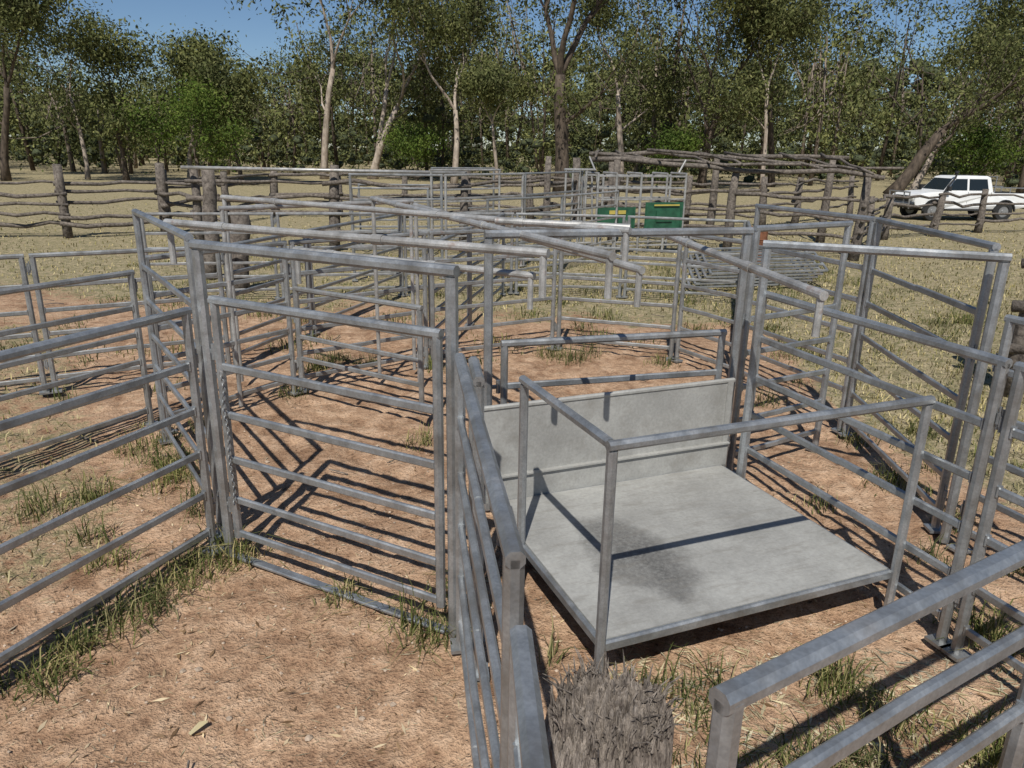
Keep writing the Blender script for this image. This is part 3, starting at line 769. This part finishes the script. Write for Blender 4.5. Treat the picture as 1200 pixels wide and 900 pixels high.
tree(E_, 15, 62, 20, .36, 29, M_BARK_D, M_LEAF, .30, .5, (.05, 0), per=55, sig=.9, size=.3, stems=2)
tree(E_, 9, 66, 20, .30, 30, M_BARK_P, M_LEAF, .38, .45, per=58, sig=.9, size=.32)
tree(E_, 41, 62, 18, .34, 33, M_BARK_D, M_LEAF, .33, .5, per=50, sig=.9, size=.3)
tree(E_, 22, 66, 19, .30, 34, M_BARK_D, M_LEAF, .38, .5, per=58, sig=.9, size=.32)
tree(E_, -21.5, 60, 9.5, .2, 35, M_BARK_D, M_LEAF, .26, .6, per=55, sig=.8, size=.3)
tree(E_, -1.5, 60, 9.5, .16, 53, M_BARK_P, M_LEAF, .5, .5, per=46, sig=.7, size=.28)
tree(E_, 19, 59, 14, .18, 54, M_BARK_P, M_LEAF, .5, .45, (-.08, 0), per=46, sig=.75, size=.28)
tree(E_, -33, 59, 14, .17, 55, M_BARK_P, M_LEAF, .5, .4, (.05, 0), per=46, sig=.75, size=.28)
for a in ((-22, 53, 8.5, 36), (-25.5, 55, 6.5, 37), (39, 55, 5.5, 38), (34, 57, 5.5, 39), (-8.5, 66, 5.0, 40), (12, 60, 4.5, 42)):
    tree('green_shrub_tree', a[0], a[1], a[2], .14, a[3], M_BARK_D, M_LEAF_G, .25, .8, per=34, sig=.65, size=.24)

root = empty('distant_trees')
rg = random.Random(99); b = MB(); b2 = MB(); tips = []; low = []; back = []
for i in range(210):
    y = 70+70*rg.random()**1.2; x = rg.uniform(-1, 1)*(y*.85+18)
    ang = x/y
    h = rg.uniform(14, 21)*(.75+.25*y/90) if not (-.62 < ang < -.28) else rg.uniform(8, 11.5)*(y/100+.1)
    r = rg.uniform(.1, .24); lx = rg.gauss(0, .06)*h
    top = Vector((x+lx, y, h*.8)); md = Vector((x+lx*.3+rg.gauss(0, .3), y, h*.4))
    bb = b if i % 4 < 2 else b2
    bb.pipe([(x, y, -.1), md, top], [r*1.2, r*.8, r*.3], 6)
    cw = h*rg.uniform(.13, .2)
    for k in range(int(h*1.35)):
        t = Vector((x+lx*.7+rg.gauss(0, cw), y+rg.gauss(0, cw), h*rg.uniform(.25, 1.0)))
        tips.append(tuple(t))
        if k % 3 == 0: bb.pipe([md.lerp(top, rg.uniform(-.2, .8)), (md+t)/2+Vector((0, 0, -.3)), t], [r*.4, r*.28, r*.1], 4, 0, False)
for i in range(440):
    y = 68+60*rg.random(); x = rg.uniform(-1, 1)*(y*.85+18); hh = rg.uniform(1.2, 6.5)
    for k in range(4): low.append((x+rg.gauss(0, 1.1), y+rg.gauss(0, 1), hh*rg.uniform(.15, 1)))
for i in range(1300):
    y = rg.uniform(142, 185); x = rg.uniform(-1, 1)*(y*.85+20); back.append((x, y, rg.uniform(.3, 19 if not (-.62 < x/y < -.28) else 11)))
b.obj('dark_trunks', [M_BARK_D], root, smooth=True); b2.obj('pale_trunks', [M_BARK_F], root, smooth=True)
ph = (1+5**.5)/2
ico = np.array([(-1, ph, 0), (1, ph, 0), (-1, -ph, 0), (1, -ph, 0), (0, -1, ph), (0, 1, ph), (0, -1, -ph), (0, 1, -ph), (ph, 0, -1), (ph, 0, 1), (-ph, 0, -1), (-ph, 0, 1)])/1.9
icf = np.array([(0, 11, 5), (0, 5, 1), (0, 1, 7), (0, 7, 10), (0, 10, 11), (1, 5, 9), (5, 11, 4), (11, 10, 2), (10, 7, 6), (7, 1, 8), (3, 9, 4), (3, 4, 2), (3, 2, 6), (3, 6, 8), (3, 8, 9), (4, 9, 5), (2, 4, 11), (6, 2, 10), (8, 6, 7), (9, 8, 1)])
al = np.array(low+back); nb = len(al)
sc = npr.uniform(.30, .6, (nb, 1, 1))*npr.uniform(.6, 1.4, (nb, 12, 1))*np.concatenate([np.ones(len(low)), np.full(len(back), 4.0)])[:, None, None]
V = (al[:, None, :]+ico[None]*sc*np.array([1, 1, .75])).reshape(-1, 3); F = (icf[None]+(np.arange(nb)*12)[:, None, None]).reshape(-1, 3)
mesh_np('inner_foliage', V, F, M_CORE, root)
V, F = leaf_cloud(tips, 52, .95, .46, 5); mesh_np('crowns', V, F, M_LEAF_F, root)
V, F = leaf_cloud(low, 42, .85, .38, 6); mesh_np('understorey', V, F, M_LEAF_F, root)
V, F = leaf_cloud(back, 60, 2.0, .85, 8); mesh_np('far_canopy', V, F, M_LEAF_F, root)

# ------------------------------------------------------------------ light, sky, camera
el = math.radians(52); az = math.radians(10)
dirv = Vector((math.sin(az)*math.cos(el), math.cos(az)*math.cos(el), -math.sin(el)))
sl = bpy.data.lights.new('sun', 'SUN'); sl.energy = 5.0; sl.angle = math.radians(.5); sl.color = (1, .97, .91)
so = bpy.data.objects.new('sun', sl); col.objects.link(so); so.rotation_euler = dirv.to_track_quat('-Z', 'Y').to_euler(); so.location = (-10, -20, 30)
w = bpy.data.worlds.new('World'); scene.world = w; w.use_nodes = True
nt = w.node_tree; bg = nt.nodes['Background']; sky = nt.nodes.new('ShaderNodeTexSky'); sky.sky_type = 'NISHITA'; sky.sun_disc = False
sky.sun_elevation = el; sky.sun_rotation = math.radians(190); sky.air_density = .9; sky.dust_density = .05; sky.ozone_density = 6.0
nt.links.new(sky.outputs[0], bg.inputs[0]); bg.inputs[1].default_value = .075
scene.view_settings.view_transform = 'Standard'; scene.view_settings.look = 'None'; scene.view_settings.exposure = 0

cam = bpy.data.cameras.new('camera'); cam.sensor_width = 36; cam.lens = 26.0; cam.clip_end = 3000; cam.clip_start = .05
co = bpy.data.objects.new('camera', cam); col.objects.link(co); scene.camera = co
co.matrix_world = Matrix.Translation((0, 0, 2.7)) @ (Matrix.Rotation(math.radians(90-17.6), 4, 'X') @ Matrix.Rotation(math.radians(1.0), 4, 'Z'))
